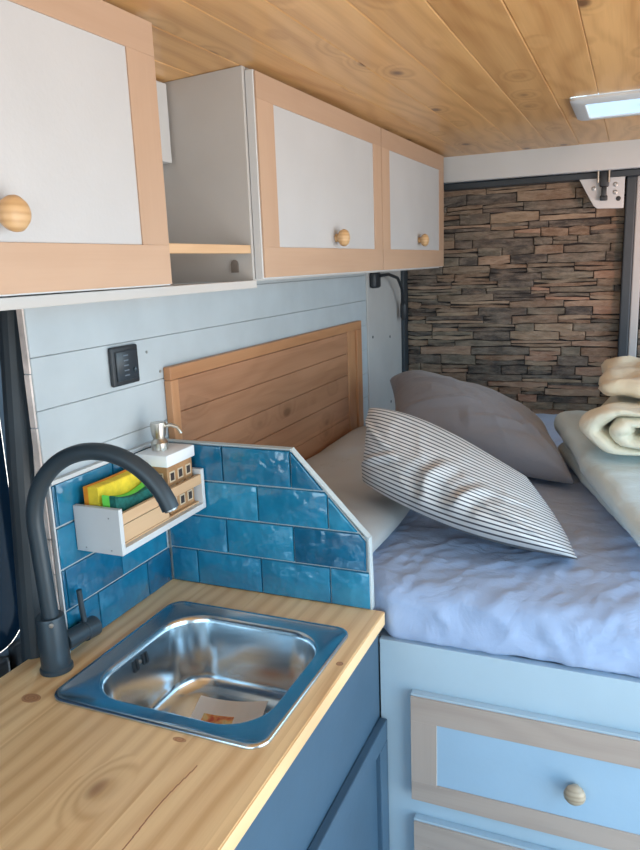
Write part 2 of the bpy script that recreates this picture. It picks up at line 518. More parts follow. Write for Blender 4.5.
# ring of panel around the window, built as loops
N_ = len(win)
def outer_pt(i):
    y, z = win[i][0] + wy, win[i][1] + wz
    y = -1.5 if win[i][0] < -.4 else (-.15 if win[i][0] > .4 else y)
    z = -.9 if win[i][1] < -.25 else (1.05 if win[i][1] > .25 else z)
    return y, z
L0 = [(-.13, *outer_pt(i)) for i in range(N_)]
L1 = [(-.13, win[i][0] + wy, win[i][1] + wz) for i in range(N_)]
L2 = [(-.15, win[i][0] * .985 + wy, win[i][1] * .98 + wz) for i in range(N_)]
loops(q, [L0, L1, L2]); obj('door_panel', q, M['metal_van'], sd)
q = NB(); loops(q, [[(-.151, y, z) for _, y, z in L2], [(-.156, y, z) for _, y, z in L2]], (True, True))
g = G('dark tinted glass'); mg = g.set((.012, .035, .07), .12, spec=.35)
obj('window_glass', q, mg, sd)
q = NB(); tube(q, [(-.128, win[i % N_][0] * 1.0 + wy, win[i % N_][1] + wz) for i in range(N_ + 1)], .008, 8); obj('window_seal', q, M['rubber'], sd)
q = NB(); box(q, -.129, -.105, -.405, -.357, -.12, -.01, .010, 3); obj('grip', q, M['black_plastic'], sd)
q = NB(); box(q, -.129, -.112, -.346, -.300, -.10, .0, .008, 3); obj('latch', q, M['black_plastic'], sd)
b = NB(); box(b, -.15, -.13, -2.6, -1.5, -.9, .08); box(b, -.15, -.13, -2.6, -1.5, .80, 1.05); box(b, -.15, -.13, -2.6, -2.45, .08, .80); box(b, -.15, -.13, -1.62, -1.5, .08, .80)
struct('wall_left_front', b, M['metal_van'])
# seal running up the door opening
b = NB(); tube(b, [(-.055, -.352, -.9), (-.055, -.349, .0), (-.053, -.330, .30), (-.053, -.303, .62)], .023, 14)
struct('trim_3', b, M['rubber'])
b = NB(); tube(b, [(-.10, -.312, -.05), (-.10, -.306, .04), (-.10, -.302, .34)], .0045, 8); struct('trim_4', b, plain('pale seal lip', (.75, .82, .86), .5))

# ================================================================== COUNTER
ct = NB()
hx0, hx1, hy0, hy1 = .085, .443, -.443, -.107
XL, XR, YF, YB = -.05, .488, -1.5, -.001
def cb(x0, x1, y0, y1): 
    if x1 > x0: box(ct, x0, x1, y0, y1, -.028, 0)
# outline: back strip narrower where the wall is
P_out = [(XL, YF), (XR, YF), (XR, YB), (.001, YB), (.001, -.338), (XL, -.338)]
cb(.001, XR - .002, hy1, YB); cb(.001, hx0, -.338, hy1); cb(XL, hx0, hy0, -.338); cb(hx1, XR - .002, hy0, hy1); cb(XL, XR - .002, YF, hy0)
box(ct, XR - .002, XR, YF, YB, -.0265, -.0015)
t = obj('countertop', ct, M['counter'])
tag(t, 'pale pine worktop with knots along its grain, holding the steel sink', 'worktop')
# a resin crack and knots are in the grain; long shake line in the surface
q = NB(); 
pts = [(.381 + .006 * N((0, y * 3, 0), 3), y, -.0004) for y in [-.70 + .19 * i / 14 for i in range(15)]]
for a, c in zip(pts, pts[1:]):
    w = .0008
    box(q, a[0] - w, a[0] + w, a[1], c[1] + .001, -.001, .0003)
obj('crack', q, plain('reddish resin crack', (.40, .18, .09), .6), t, label='reddish resin crack along the grain')
for kx, ky, kr, ks in ((.045, -.462, .017, 1.0), (.330, -.470, .007, 1.6), (.474, -.205, .009, .7)):
    q = NB(); lathe(q, [(kr, 0), (kr * .98, .0005), (0, .0006)], (kx, ky, -.0001), (0, 0, 1), 20)
    for v in q.verts: v.co.y = ky + (v.co.y - ky) * .7; v.co.x = kx + (v.co.x - kx) * ks
    g = G('knot rings'); o_ = g.obj()
    rr_ = g.n('ShaderNodeTexWave', wave_type='RINGS', rings_direction='Z', ins={'Vector': g.map(o_, (1, 1.4, 1), loc=(-kx, -ky * 1.4, 0)), 'Scale': 55.0, 'Distortion': 2.5})
    g.set(g.ramp(rr_.outputs['Fac'], [(0, (.40, .19, .09)), (1, (.52, .28, .14))]), .4)
    obj('knot', q, g.m, t)

# base cabinet, slate blue
cb_ = thing('base_cabinet', (.25, -.75, -.9), 'slate blue painted base cabinet under the pine worktop', 'cabinet')
q = NB(); box(q, .455, .474, -1.5, -.003, -.9, -.0285); box(q, .003, .455, -.02, -.003, -.9, -.16); box(q, .003, .02, -1.5, -.02, -.9, -.16)
obj('carcass', q, M['blue_paint'], cb_)
def shaker(y0, y1, z0, z1, parent):
    q = NB(); w = .045
    box(q, .4745, .491, y0, y1, z1 - w, z1, .002); box(q, .4745, .491, y0, y1, z0, z0 + w, .002)
    box(q, .4745, .491, y0, y0 + w, z0 + w, z1 - w, .002); box(q, .4745, .491, y1 - w, y1, z0 + w, z1 - w, .002)
    d = obj('door', q, M['blue_paint'], parent)
    q = NB(); box(q, .4745, .481, y0 + w - .001, y1 - w + .001, z0 + w - .001, z1 - w + .001); obj('recessed_panel', q, M['blue_paint'], d)
    q = NB(); lathe(q, [(.006, 0), (.006, .012), (.014, .018), (.016, .026), (.011, .033), (0, .034)], (.491, y0 + .03, z1 - .1), (1, 0, 0)); obj('knob', q, M['knob'], d)
shaker(-.60, -.006, -.84, -.228, cb_); shaker(-1.2, -.604, -.84, -.228, cb_)

# ------------------------------------------------------------------ sink
sk = thing('sink', (.264, -.275, 0), 'square stainless steel sink set into the pine worktop', 'sink')
q = NB(); cx, cy = .264, -.275
bx, by = .268, -.275
L = []
def lp(c, hx, hy, r, z): L.append([(x, y, z) for x, y in rrect(c[0], c[1], hx, hy, r, 10)])
O = (cx, cy)
lp(O, .193, .182, .030, .0003); lp(O, .193, .182, .030, .003); lp(O, .1915, .1805, .029, .0052); lp(O, .1885, .1775, .027, .0060)
lp(O, .1845, .1735, .024, .0052); lp(O, .1815, .1705, .022, .0030)
Bc = (bx, by)
lp(Bc, .160, .149, .076, .0022); lp(Bc, .157, .146, .074, .0010); lp(Bc, .154, .143, .072, -.003); lp(Bc, .1525, .1415, .071, -.010)
lp(Bc, .145, .135, .072, -.06); lp(Bc, .141, .131, .072, -.105)
for k in range(1, 8):
    a = k / 7 * PI / 2; R = .032
    lp(Bc, .141 - R * (1 - math.cos(a)), .131 - R * (1 - math.cos(a)), max(.035, .072 - R * (1 - math.cos(a)) * .7), -.105 - R * math.sin(a))
lp(Bc, .06, .055, .04, -.139); lp(Bc, .040, .040, .0399, -.140)
loops(q, L, (False, True))
obj('bowl', q, M['steel'], sk, smooth=True, angle=50)
q = NB(); lathe(q, [(.038, 0), (.038, .0015), (.034, .0022), (.030, .001), (.012, -.001), (.006, .004), (0, .005)], (bx, by, -.1395), (0, 0, 1), 32); obj('drain', q, M['nickel'], sk, smooth=True, angle=40)
for dy in (-.018, -.009, .009, .018):
    q = NB(); x_ = bx - .1488
    box(q, x_ - .002, x_ + .0009, -.278 + dy - .0024, -.278 + dy + .0024, -.034, -.014)
    for v in q.verts: v.co.x += -.15 * (v.co.z + .024)
    obj('overflow_slot', q, M['black_plastic'], sk)
q = NB(); lathe(q, [(.0035, 0), (.0035, .002), (0, .003)], (bx - .1512, -.278, -.024), (1, 0, 0), 12); obj('overflow_screw', q, M['screw'], sk)

# leaflet lying in the bowl
lf = thing('leaflet', (.26, -.235, -.137), 'white paper leaflet with an orange and yellow picture, lying in the sink', 'leaflet')
th = math.radians(12)
def lpt(u, v, d):
    x = .262 + u * math.cos(th) - v * math.sin(th); y = -.232 + u * math.sin(th) + v * math.cos(th)
    return (x, y, -.1365 + d + .012 * (u / .06) ** 2 * .5 + .006 * (v / .05))
def paper(bm, u0, u1, v0, v1, d0, d1, n=8):
    for i in range(n):
        a = u0 + (u1 - u0) * i / n; c = u0 + (u1 - u0) * (i + 1) / n
        vs = [bm.verts.new(lpt(*k)) for k in ((a, v0, d0), (c, v0, d0), (c, v1, d0), (a, v1, d0), (a, v0, d1), (c, v0, d1), (c, v1, d1), (a, v1, d1))]
        for f in ((0, 3, 2, 1), (4, 5, 6, 7), (0, 1, 5, 4), (2, 3, 7, 6)): bm.faces.new([vs[k] for k in f])
q = NB(); paper(q, -.065, .065, -.045, .045, .001, .0016); obj('paper', q, plain('white paper', (.80, .82, .82), .6), lf)
def mk_print():
    g = G('orange picture print'); o = g.obj()
    n = g.noise(o, 60, 3).outputs['Fac']
    return g.set(g.ramp(n, [(.35, (.55, .10, .05)), (.5, (.75, .38, .12)), (.62, (.75, .62, .30)), (.75, (.40, .30, .12))]), .5)
q = NB(); paper(q, -.045, .012, -.043, .004, .0017, .0020, 5); obj('printed_picture', q, mk_print(), lf, label='orange and yellow printed picture')

# ------------------------------------------------------------------ faucet
fb = (.0225, -.379, 0)
fc = thing('faucet', fb, 'matt black gooseneck tap arching over the sink', 'faucet')
q = NB(); lathe(q, [(.0275, 0.0005), (.0275, .006), (.0245, .009), (.0240, .095), (.0225, .099), (.0, .099)], fb, (-.02, 0, 1), 32)
obj('body', q, M['black'], fc, smooth=True, angle=40)
pts = []
for k in range(12): pts.append((fb[0] - .0076 * k / 11, fb[1], .095 + (.2601 - .095) * k / 11))
thf, rf = .1061, .1292
for k in range(1, 44):
    a = k / 43 * 2.80
    pts.append((fb[0] - .0076 + math.cos(thf) * rf * (1 - math.cos(a)), fb[1] + math.sin(thf) * rf * (1 - math.cos(a)), .2601 + rf * math.sin(a)))
q = NB(); tube(q, pts, .0138, 24); obj('spout', q, M['black'], fc, smooth=True, angle=50)
q = NB(); cyl(q, pts[-1], Vector(pts[-1]) + (Vector(pts[-1]) - Vector(pts[-2])).normalized() * .003, .0105, 20); obj('aerator', q, M['screw'], fc)
q = NB(); hb = Vector((fb[0] + .006, fb[1] + .018, .042)); he = Vector((fb[0] + .010, fb[1] + .090, .038))
hd = (he - hb).normalized()
tube(q, [hb, hb + hd * .045, hb + hd * .046, he], [.0165, .0165, .0185, .0185], 24); h_ = obj('handle', q, M['black'], fc, smooth=True, angle=40)
q = NB(); lv = hb + hd * .052; tube(q, [lv, lv + Vector((-.002, -.003, .045)), lv + Vector((-.003, -.004, .078))], [.0055, .005, .0048], 12); obj('lever', q, M['black'], h_, smooth=True, angle=50)
q = NB(); lathe(q, [(.004, 0), (.004, .0015), (0, .002)], (fb[0] + .016, fb[1] - .0165, .092), (.7, -.7, 0), 12); obj('grub_screw', q, M['screw'], fc)

# ================================================================== TILES
def clip(poly, n, d):
    out = []
    for i in range(len(poly)):
        a, c = poly[i], poly[(i + 1) % len(poly)]
        da = n[0] * a[0] + n[1] * a[1] - d; dc = n[0] * c[0] + n[1] * c[1] - d
        if da <= 0: out.append(a)
        if da * dc < 0:
            t_ = da / (da - dc); out.append((a[0] + (c[0] - a[0]) * t_, a[1] + (c[1] - a[1]) * t_))
    return out
def tiles(fn, u0, u1, joint0, planes, d0, d1):
    bm = NB(); lay = bm.loops.layers.float_color.new('tint'); g = .0013
    for r in range(4):
        z0, z1 = r * .0775 + .0008, (r + 1) * .0775 - .0004
        j = joint0 + (.076 if r % 2 else 0) - .152 * 4
        while j < u1:
            a, c = max(u0, j) + g, min(u1, j + .152) - g
            j += .152
            if c - a < .006: continue
            poly = [(a, z0 + g), (c, z0 + g), (c, z1 - g), (a, z1 - g)]
            for (n, d) in planes:
                if poly: poly = clip(poly, n, d)
            if len(poly) < 3: continue
            n0 = len(bm.faces)
            prism(bm, poly, fn, d0, d1, b=.0022)
            bm.faces.ensure_lookup_table(); cc = random.random()
            # each glazed tile sits at its own very slight tilt
            vs = set(v for f in bm.faces[n0:] for v in f.verts)
            cu = sum(p[0] for p in poly) / len(poly); cz = sum(p[1] for p in poly) / len(poly)
            for f in bm.faces[n0:]:
                for lp_ in f.loops: lp_[lay] = (cc, 0, 0, 1)
    return bm
random.seed(5)
# low partition at the end of the worktop
tp = thing('tiled_partition', (.23, .01, 0), 'low teal tiled partition with a cut-off corner at the end of the worktop', 'partition')
k_ = (.310 - .150) / (.445 - .303)
nrm = (k_, 1.0); dd = .310 + k_ * .303
q = NB(); prism(q, [(.001, .0005), (.460, .0005), (.457, .145), (.444, .151), (.302, .311), (.001, .311)], lambda u, v, d: (u, d, v), .0015, .012)
obj('backing', q, M['grout'], tp)
q = tiles(lambda u, v, d: (u, -d, v), .008, .461, .0739, [(nrm, dd - .003), ((1, .03), .4615)], -.0015, .0055)
obj('tiles', q, M['tile'], tp, smooth=True, angle=25)
q = NB(); prism(q, [(.4605, .0005), (.4635, .0005), (.4605, .148), (.4575, .146)], lambda u, v, d: (u, d, v), -.004, .0125)
prism(q, [(.4575, .1465), (.4595, .1475), (.3035, .3128), (.3025, .3112)], lambda u, v, d: (u, d, v), -.004, .0125)
prism(q, [(.001, .3112), (.3025, .3112), (.3032, .3128), (.001, .3128)], lambda u, v, d: (u, d, v), -.004, .0125)
obj('edge_trim', q, M['grout'], tp)
# backsplash on the wall
bs = thing('tiled_backsplash', (.004, -.17, 0), 'teal tiled backsplash on the left wall behind the tap', 'backsplash')
q = NB(); box(q, .0005, .003, -.328, -.0065, .0005, .311); obj('backing', q, M['grout'], bs)
q = tiles(lambda u, v, d: (d, u, v), -.327, -.0075, -.090, [], .003, .0078)
obj('tiles', q, M['tile'], bs, smooth=True, angle=25)
q = NB(); box(q, .0005, .012, -.330, -.0065, .3112, .3185, .001); obj('edge_trim', q, M['white_board'], bs)
q = NB(); box(q, .0005, .0085, -.3325, -.3285, .0005, .3185, .001); obj('edge_trim', q, M['white_board'], bs)

# ================================================================== SPICE SHELF + CONTENT
SH = thing('wall_shelf', (.06, -.14, .178), 'small white box shelf with a pine rail, on the tiled wall', 'shelf')
q = NB(); box(q, .009, .108, -.284, -.274, .178, .262, .001); obj('end_panel', q, M['white_board'], SH)
q = NB(); box(q, .009, .108, -.020, -.010, .178, .262, .001); obj('end_panel', q, M['white_board'], SH)
q = NB(); box(q, .009, .108, -.274, -.020, .178, .190, .001); obj('bottom', q, M['white_board'], SH)
q = NB(); box(q, .009, .014, -.274, -.020, .190, .252); obj('back', q, M['slat'], SH, label='raw pine back board')
q = NB(); box(q, .099, .107, -.274, -.020, .232, .252, .001); obj('rail', q, M['slat'], SH, label='raw pine front rail')
q = NB(); box(q, .016, .098, -.273, -.021, .1903, .194); obj('liner', q, M['slat'], SH, label='raw pine shelf floor')
q = NB(); box(q, .0935, .0975, -.273, -.125, .1945, .226, .0005); obj('inner_board', q, M['slat'], SH, label='raw pine inner board')
for (x_, z_) in ((.085, .186), (.03, .186), (.085, .245)):
    q = NB(); cyl(q, (x_, -.2835, z_), (x_, -.2845, z_), .0015, 8); obj('nail', q, M['screw'], SH)

# soap dispenser shaped like a small house
sp = thing('soap_dispenser', (.06, -.062, .195), 'house-shaped brown soap dispenser with white top and steel pump, on the wall shelf', 'soap dispenser')
q = NB(); bx0, bx1, by0, by1 = .026, .092, -.112, -.026
box(q, bx0, bx1, by0, by1, .1945, .290, .002)
M['house'] = plain('brown stoneware', (.40, .22, .10), .5, var=.2, vs=30)
obj('body', q, M['house'], sp)
q = NB(); box(q, .021, .097, -.118, -.020, .2902, .314, .003); obj('top', q, plain('white glaze', (.82, .84, .86), .25), sp, smooth=True, angle=40, label='white glazed top')
M['hwin'] = plain('dark window glaze', (.05, .035, .03), .3); M['hframe'] = plain('cream window glaze', (.60, .50, .36), .4)
for row, zc in enumerate((.213, .240, .268)):
    for ky in (-.098, -.070, -.042):
        q = NB(); box(q, bx1 - .001, bx1 + .0008, ky - .009, ky + .009, zc - .0105, zc + .0105); w_ = obj('window', q, M['hframe'], sp)
        q = NB(); box(q, bx1 + .0006, bx1 + .0012, ky - .006, ky + .006, zc - .0075, zc + .0075); obj('pane', q, M['hwin'], w_)
    for kx in (.042, .059, .076):
        q = NB(); box(q, kx - .0055, kx + .0055, by0 - .0008, by0 + .001, zc - .009, zc + .009); w_ = obj('window', q, M['hframe'], sp)
        q = NB(); box(q, kx - .0028, kx + .0028, by0 - .0012, by0 - .0006, zc - .006, zc + .006); obj('pane', q, M['hwin'], w_)
q = NB(); pc = (.052, -.074)
lathe(q, [(.0165, 0), (.0170, .014), (.0145, .017), (.0115, .022), (.0135, .029), (.0155, .046), (.0150, .054), (0, .055)], (pc[0], pc[1], .3145), (0, 0, 1), 28)
obj('pump', q, M['nickel'], sp, smooth=True, angle=35)
q = NB(); tube(q, [(pc[0] + .006, pc[1] + .002, .360), (pc[0] + .022, pc[1] + .010, .363), (pc[0] + .034, pc[1] + .015, .358), (pc[0] + .040, pc[1] + .018, .345)], [.0045, .004, .0036, .0032], 12)
obj('spout', q, M['nickel'], sp, smooth=True, angle=50)

# sponges standing in the shelf
def sponge(nm, x0, thick, y0, y1, z0, z1, bend, mat_a, mat_b, label, tb, pbend=0, foam_only=False):
    r = thing(nm, (x0, (y0 + y1) / 2, z0), label, 'sponge')
    def slab(a, c, m, pn, lbl=None):
        q = NB(); n = 14; rings = []
        for i in range(n + 1):
            y = y0 + (y1 - y0) * i / n; s_ = (i / n)
            dx = pbend * math.sin(s_ * PI); dz = bend * (4 * (s_ - .5) ** 2 - 1) if bend else 0
            e = .002
            rings.append([(x0 + a + dx + e * 0, y, z0), (x0 + c + dx, y, z0), (x0 + c + dx, y, z1 + dz - e), (x0 + c + dx - e, y, z1 + dz), (x0 + a + dx + e, y, z1 + dz), (x0 + a + dx, y, z1 + dz - e)])
        loops(q, rings, (True, True)); return obj(pn, q, m, r, label=lbl)
    slab(0, thick, mat_a, 'foam')
    if not foam_only: slab(thick + .0002, thick + tb, mat_b, 'scouring_pad')
    return r
M['yellow'] = plain('yellow sponge foam', (.85, .62, .04), .9, var=.15, vs=40, bump=.6, bs=300)
M['orange'] = plain('orange sponge cloth', (.88, .30, .02), .9, var=.15, vs=40, bump=.5, bs=300)
M['lime'] = plain('lime sponge foam', (.18, .75, .10), .9, var=.12, vs=40, bump=.6, bs=300)
M['scour'] = plain('dark green scouring pad', (.01, .13, .11), .95, var=.25, vs=90, bump=.8, bs=400)
sponge('sponge', .022, .010, -.268, -.125, .1945, .293, 0, M['orange'], M['yellow'], 'orange and yellow sponge at the back of the wall shelf', .022, .004)
sponge('sponge', .060, .016, -.266, -.130, .1945, .280, .016, M['lime'], M['scour'], 'lime green sponge with dark green scouring pad, in front on the wall shelf', .013, .0)

# ================================================================== SOCKET, LAMP
so = thing('wall_socket', (0, -.10, .48), 'square black socket plate on the white plank wall', 'socket')
q = NB(); box(q, .0005, .010, -.141, -.060, .447, .522, .004, 3); obj('plate', q, M['black_plastic'], so, smooth=True, angle=40)
q = NB(); box(q, .010, .014, -.132, -.069, .456, .513, .003, 2); obj('rocker', q, plain('satin black plastic', (.03, .04, .052), .3), so, smooth=True, angle=40)
for k in range(5):
    q = NB(); box(q, .0138, .0143, -.112, -.098, .465 + k * .0095, .4672 + k * .0095); obj('mark', q, plain('grey print', (.13, .16, .2), .6), so, label='small grey printed bar')
q = NB(); lathe(q, [(.005, 0), (.005, .003), (0, .004)], (.0138, -.080, .474), (1, 0, 0), 14); obj('button', q, M['black'], so)
lm = thing('reading_lamp', (.005, 1.40, .6), 'black gooseneck reading lamp on the white pillar under the wall cupboard', 'lamp')
q = NB(); box(q, .0045, .03, 1.355, 1.425, .568, .628, .010, 3); obj('mount', q, M['black_plastic'], lm, smooth=True, angle=40)
q = NB(); tube(q, [(.03, 1.40, .612), (.05, 1.45, .616), (.055, 1.55, .60), (.045, 1.64, .555), (.035, 1.69, .50), (.032, 1.705, .47)], .006, 12); obj('gooseneck', q, M['black_plastic'], lm, smooth=True, angle=60)
q = NB(); tube(q, [(.032, 1.700, .505), (.032, 1.705, .485), (.032, 1.708, .44), (.032, 1.709, .425)], [.008, .014, .015, .010], 16); obj('lamp_head', q, M['black_plastic'], lm, smooth=True, angle=40)

# ================================================================== HEADBOARD
hb_ = thing('headboard', (0, .63, .06), 'orange pine panelled headboard on the left wall behind the bed', 'headboard')
q = NB(); z = .062
random.seed(2)
for k in range(5):
    z1 = min(.432, z + .0745); box(q, .0008, .008, .058, 1.10, z, z1 - .0012, .0012, 1); z = z1
obj('panel', q, M['headboard'], hb_)
q = NB(); box(q, .0008, .018, .030, 1.222, .434, .462, .002); obj('top_rail', q, M['head_frame'], hb_)
q = NB(); box(q, .0008, .018, .030, .058, .06, .4338, .002); obj('stile', q, M['head_frame_v'], hb_)
q = NB(); box(q, .0008, .018, 1.175, 1.222, .06, .4338, .002); obj('stile', q, M['head_frame_v'], hb_)
q = NB(); box(q, .0008, .0105, 1.102, 1.174, .06, .4338, .002); obj('inner_board', q, M['head_frame_v'], hb_)

# ================================================================== WALL CUPBOARDS
def knob(parent, o, axis, mat, s=1):
    q = NB(); prof = [(.009, 0), (.010, .003), (.008, .006), (.013, .010), (.0185, .015), (.0205, .021), (.0205, .025), (.0165, .031), (.009, .0345), (0, .0355)]
    lathe(q, [(r * s, h * s) for r, h in prof], o, axis, 28); return obj('knob', q, mat, parent, smooth=True, angle=50)
def cdoor(parent, y0, y1, z0, z1, ky, kz=.728):
    x0, x1 = .2055, .222
    w = .066
    q = NB(); box(q, x0, x1, y0, y1, z0, z1, .001); d = obj('door', q, M['white_board'], parent, label='door with pale centre panel and wooden surround')
    for za, zb in ((z1 - w * .85, z1 - .002), (z0 + .002, z0 + w * .93)):
        q = NB(); box(q, x1, x1 + .004, y0 + .004, y1 - .001, za, zb, .0006); obj('frame_rail', q, M['ply'], d, label='beech plywood rail')
    for ya, yb in ((y0 + .004, y0 + w + .010), (y1 - w - .002, y1 - .001)):
        q = NB(); box(q, x1, x1 + .004, ya, yb, z0 + w * .93, z1 - w * .85, .0006); obj('frame_stile', q, M['ply_v'], d, label='beech plywood stile')
    q = NB(); box(q, x1, x1 + .0015, y0 + w, y1 - w, z0 + w * .8, z1 - w * .75); obj('centre_panel', q, M['white_panel'], d, label='off-white centre panel')
    knob(d, (x1 + .0015, ky, kz), (1, 0, 0), M['knob'])
    return d
wc = thing('wall_cupboard', (.1, .85, .632), 'far white wall cupboard with two plywood-framed doors over the bed', 'cupboard')
q = NB(); box(q, .001, .204, .072, .088, .632, 1.050, .001); obj('side_panel', q, M['white_cab'], wc)
q = NB(); box(q, .001, .204, 1.60, 1.615, .632, 1.050, .001); obj('side_panel', q, M['white_cab'], wc)
q = NB(); box(q, .001, .204, .0885, 1.5995, .632, .646, .001); obj('bottom', q, M['white_cab'], wc)
q = NB(); box(q, .001, .204, .0885, 1.5995, 1.036, 1.050, .001); obj('top', q, M['white_cab'], wc)
cdoor(wc, .079, .8405, .636, 1.043, .475, .722); cdoor(wc, .8425, 1.600, .636, 1.043, 1.243, .729)
wn = thing('wall_cupboard', (.1, -.8, .632), 'near white wall cupboard with plywood-framed doors over the worktop', 'cupboard')
q = NB(); box(q, .001, .204, -.262, -.248, .646, 1.050, .001); obj('side_panel', q, M['white_cab'], wn)
q = NB(); box(q, .001, .204, -1.76, -1.746, .646, 1.050, .001); obj('side_panel', q, M['white_cab'], wn)
q = NB(); box(q, .001, .204, -1.76, .0715, .622, .6315, .001); box(q, .196, .2115, -1.76, .0715, .619, .634, .001); obj('bottom', q, M['white_cab'], wn)
q = NB(); box(q, .001, .204, -1.746, -.262, 1.036, 1.050, .001); obj('top', q, M['white_cab'], wn)
q = NB(); box(q, .001, .010, -.248, .0715, .634, .86, 0); box(q, .001, .006, -.248, .0715, .86, 1.05, 0); obj('back', q, M['white_cab'], wn)
q = NB(); box(q, .185, .202, -.2475, .0715, .686, .702, .001); obj('lip', q, M['slat'], wn, label='raw pine lip across the open compartment')
q = NB(); box(q, .0105, .040, -.12, .065, .868, 1.045, .002); obj('batten', q, M['white_board'], wn)
cdoor(wn, -1.0, -.2425, .636, 1.043, -.575, .728); cdoor(wn, -1.76, -1.002, .636, 1.043, -1.38, .728)
q = NB(); lathe(q, [(.008, 0), (.008, .003), (0, .004)], (.165, .0715, .667), (0, -1, 0), 16); box(q, .157, .173, .068, .0718, .650, .667); obj('catch', q, plain('grey catch', (.20, .17, .15), .5), wc)

# ================================================================== ROOF VENT and latch bracket
rv = thing('roof_vent', (.94, .95, 1.052), 'white framed roof vent with a pale blue pane in the pine ceiling', 'roof vent')
q = NB()
Vc = (.9375, .945)
def vl(hx, hy, r, z): return [(x, y, z) for x, y in rrect(Vc[0], Vc[1], hx, hy, r, 6)]
loops(q, [vl(.205, .160, .02, 1.051), vl(.205, .160, .02, 1.044), vl(.198, .153, .018, 1.040), vl(.172, .118, .015, 1.038), vl(.170, .116, .014, 1.040), vl(.168, .114, .013, 1.075)])
obj('frame', q, M['white_board'], rv, smooth=True, angle=30)
q = NB(); loops(q, [vl(.1675, .1135, .013, 1.0425), vl(.1675, .1135, .013, 1.046)], (True, True)); obj('pane', q, emis('daylight through vent pane', (.50, .72, .92), .55), rv)
q = NB(); box(q, .90, .985, .925, .955, 1.030, 1.042, .004); obj('catch', q, plain('grey plastic', (.4, .45, .5), .4), rv)

br = thing('latch_bracket', (.79, 1.74, .87), 'white angled latch bracket hanging below the crossbeam by the stone-clad door', 'bracket')
q = NB(); prism(q, [(.70, .933), (.857, .933), (.857, .822), (.765, .826), (.752, .838)], lambda u, v, d: (u, 1.758 - d, v), 0, .012, b=.002); obj('plate', q, M['white_board'], br)
for (x_, z_) in ((.752, .897), (.826, .907), (.826, .880), (.838, .857)):
    q = NB(); lathe(q, [(.0085, 0), (.0085, .002), (.004, .003), (0, .0025)], (x_, 1.7465, z_), (0, -1, 0), 14); obj('screw', q, M['screw'] if z_ > .86 else M['black_plastic'], br)
q = NB(); box(q, .772, .804, 1.725, 1.7455, .900, .955, .004); box(q, .779, .797, 1.722, 1.7455, .862, .900, .003); box(q, .775, .801, 1.722, 1.7455, .852, .870, .003)
la = obj('latch', q, M['black_plastic'], br, smooth=True, angle=40)
for x_ in (.767, .804):
    q = NB(); cyl(q, (x_, 1.722, .915), (x_, 1.722, .965), .004, 10); obj('prong', q, M['nickel'], la)

# ================================================================== BED
bd = thing('bed_base', (1.1, .9, -.9), 'white painted bed base with plywood-framed drawers', 'bed')
q = NB(); box(q, .4755, 1.70, .0005, .018, -.9, -.060, .001); box(q, .003, 1.70, 1.739, 1.75, -.9, -.064); box(q, 1.68, 1.70, .018, 1.72, -.9, -.06)
box(q, .006, 1.70, .0185, 1.738, -.078, -.0640); obj('carcass', q, M['white_bed'], bd)
def drawer(x0, x1, z0, z1, kx):
    q = NB(); box(q, x0, x1, -.0165, 0, z0, z1, .001); d = obj('drawer', q, M['white_bed'], bd, label='drawer front with pale panel and wooden surround')
    w = .052; ya, yb = -.0205, -.0165
    for za, zb in ((z1 - w - .004, z1 - .004), (z0 + .001, z0 + w - .008)):
        q = NB(); box(q, x0 + .001, x1 - .001, ya, yb, za, zb, .0005); obj('frame_rail', q, M['ply_x'], d)
    for xa, xb in ((x0 + .001, x0 + w), (x1 - w, x1 - .001)):
        q = NB(); box(q, xa, xb, ya, yb, z0 + w - .008, z1 - w - .004, .0005); obj('frame_stile', q, M['ply_xv'], d)
    q = NB(); box(q, x0 + w - .002, x1 - w + .002, -.018, yb, z0 + w - .01, z1 - w - .002); obj('centre_panel', q, M['blue_panel'], d)
    knob(d, (kx, -.018, (z0 + z1) / 2 - .007), (0, -1, 0), M['knob_y'], .92)
drawer(.542, 1.16, -.388, -.155, .848); drawer(.546, 1.16, -.668, -.434, .836)

mt = NB()
def mdisp(p, n):
    w = N(p, 3.0, 1) * .003
    top = max(0, n.z)
    cr = crease((p.x + .5 * p.y, p.y - .5 * p.x, p.z), 9.0, 3, (.7, 2.0, 1)) * .0036 + crease((p.x - .3 * p.y, p.y, p.z), 15.0, 8, (1.7, .9, 1)) * .0035 + crease(p, 30.0, 8, (1, 1.6, 1)) * .0013
    edge = 1 - sstep(.15, .7, p.y)
    d = n * (w + cr * (.5 + .9 * edge) * (.35 + .65 * top) + N(p, 22, 4) * .0012)
    if p.x > .46 and p.y < .2:
        f = sstep(.466, .50, p.x) * (1 - sstep(.02, .2, p.y))
        side = max(0, -n.y)
        d += Vector((0, -.020 * f + -.008 * f * crease((p.x, p.z, 0), 9, 2, (1, 2.5, 1)) * side, -.003 * f))
        if n.z < .5: d += Vector((0, 0, -.004 * f * (.5 + N(p, 8, 2))))
    if p.x < .47 and p.y < .06: d = Vector((0, max(0, .022 - p.y - 0), 0))
    return d
soft_box(mt, (.0225, .0225, -.0615), (1.70, 1.735, .050), (.04, .040, .040), .0095, mdisp)
t = obj('mattress', mt, M['sheet'], smooth=True); tag(t, 'mattress in a wrinkled pale blue sheet on the white bed base', 'mattress')

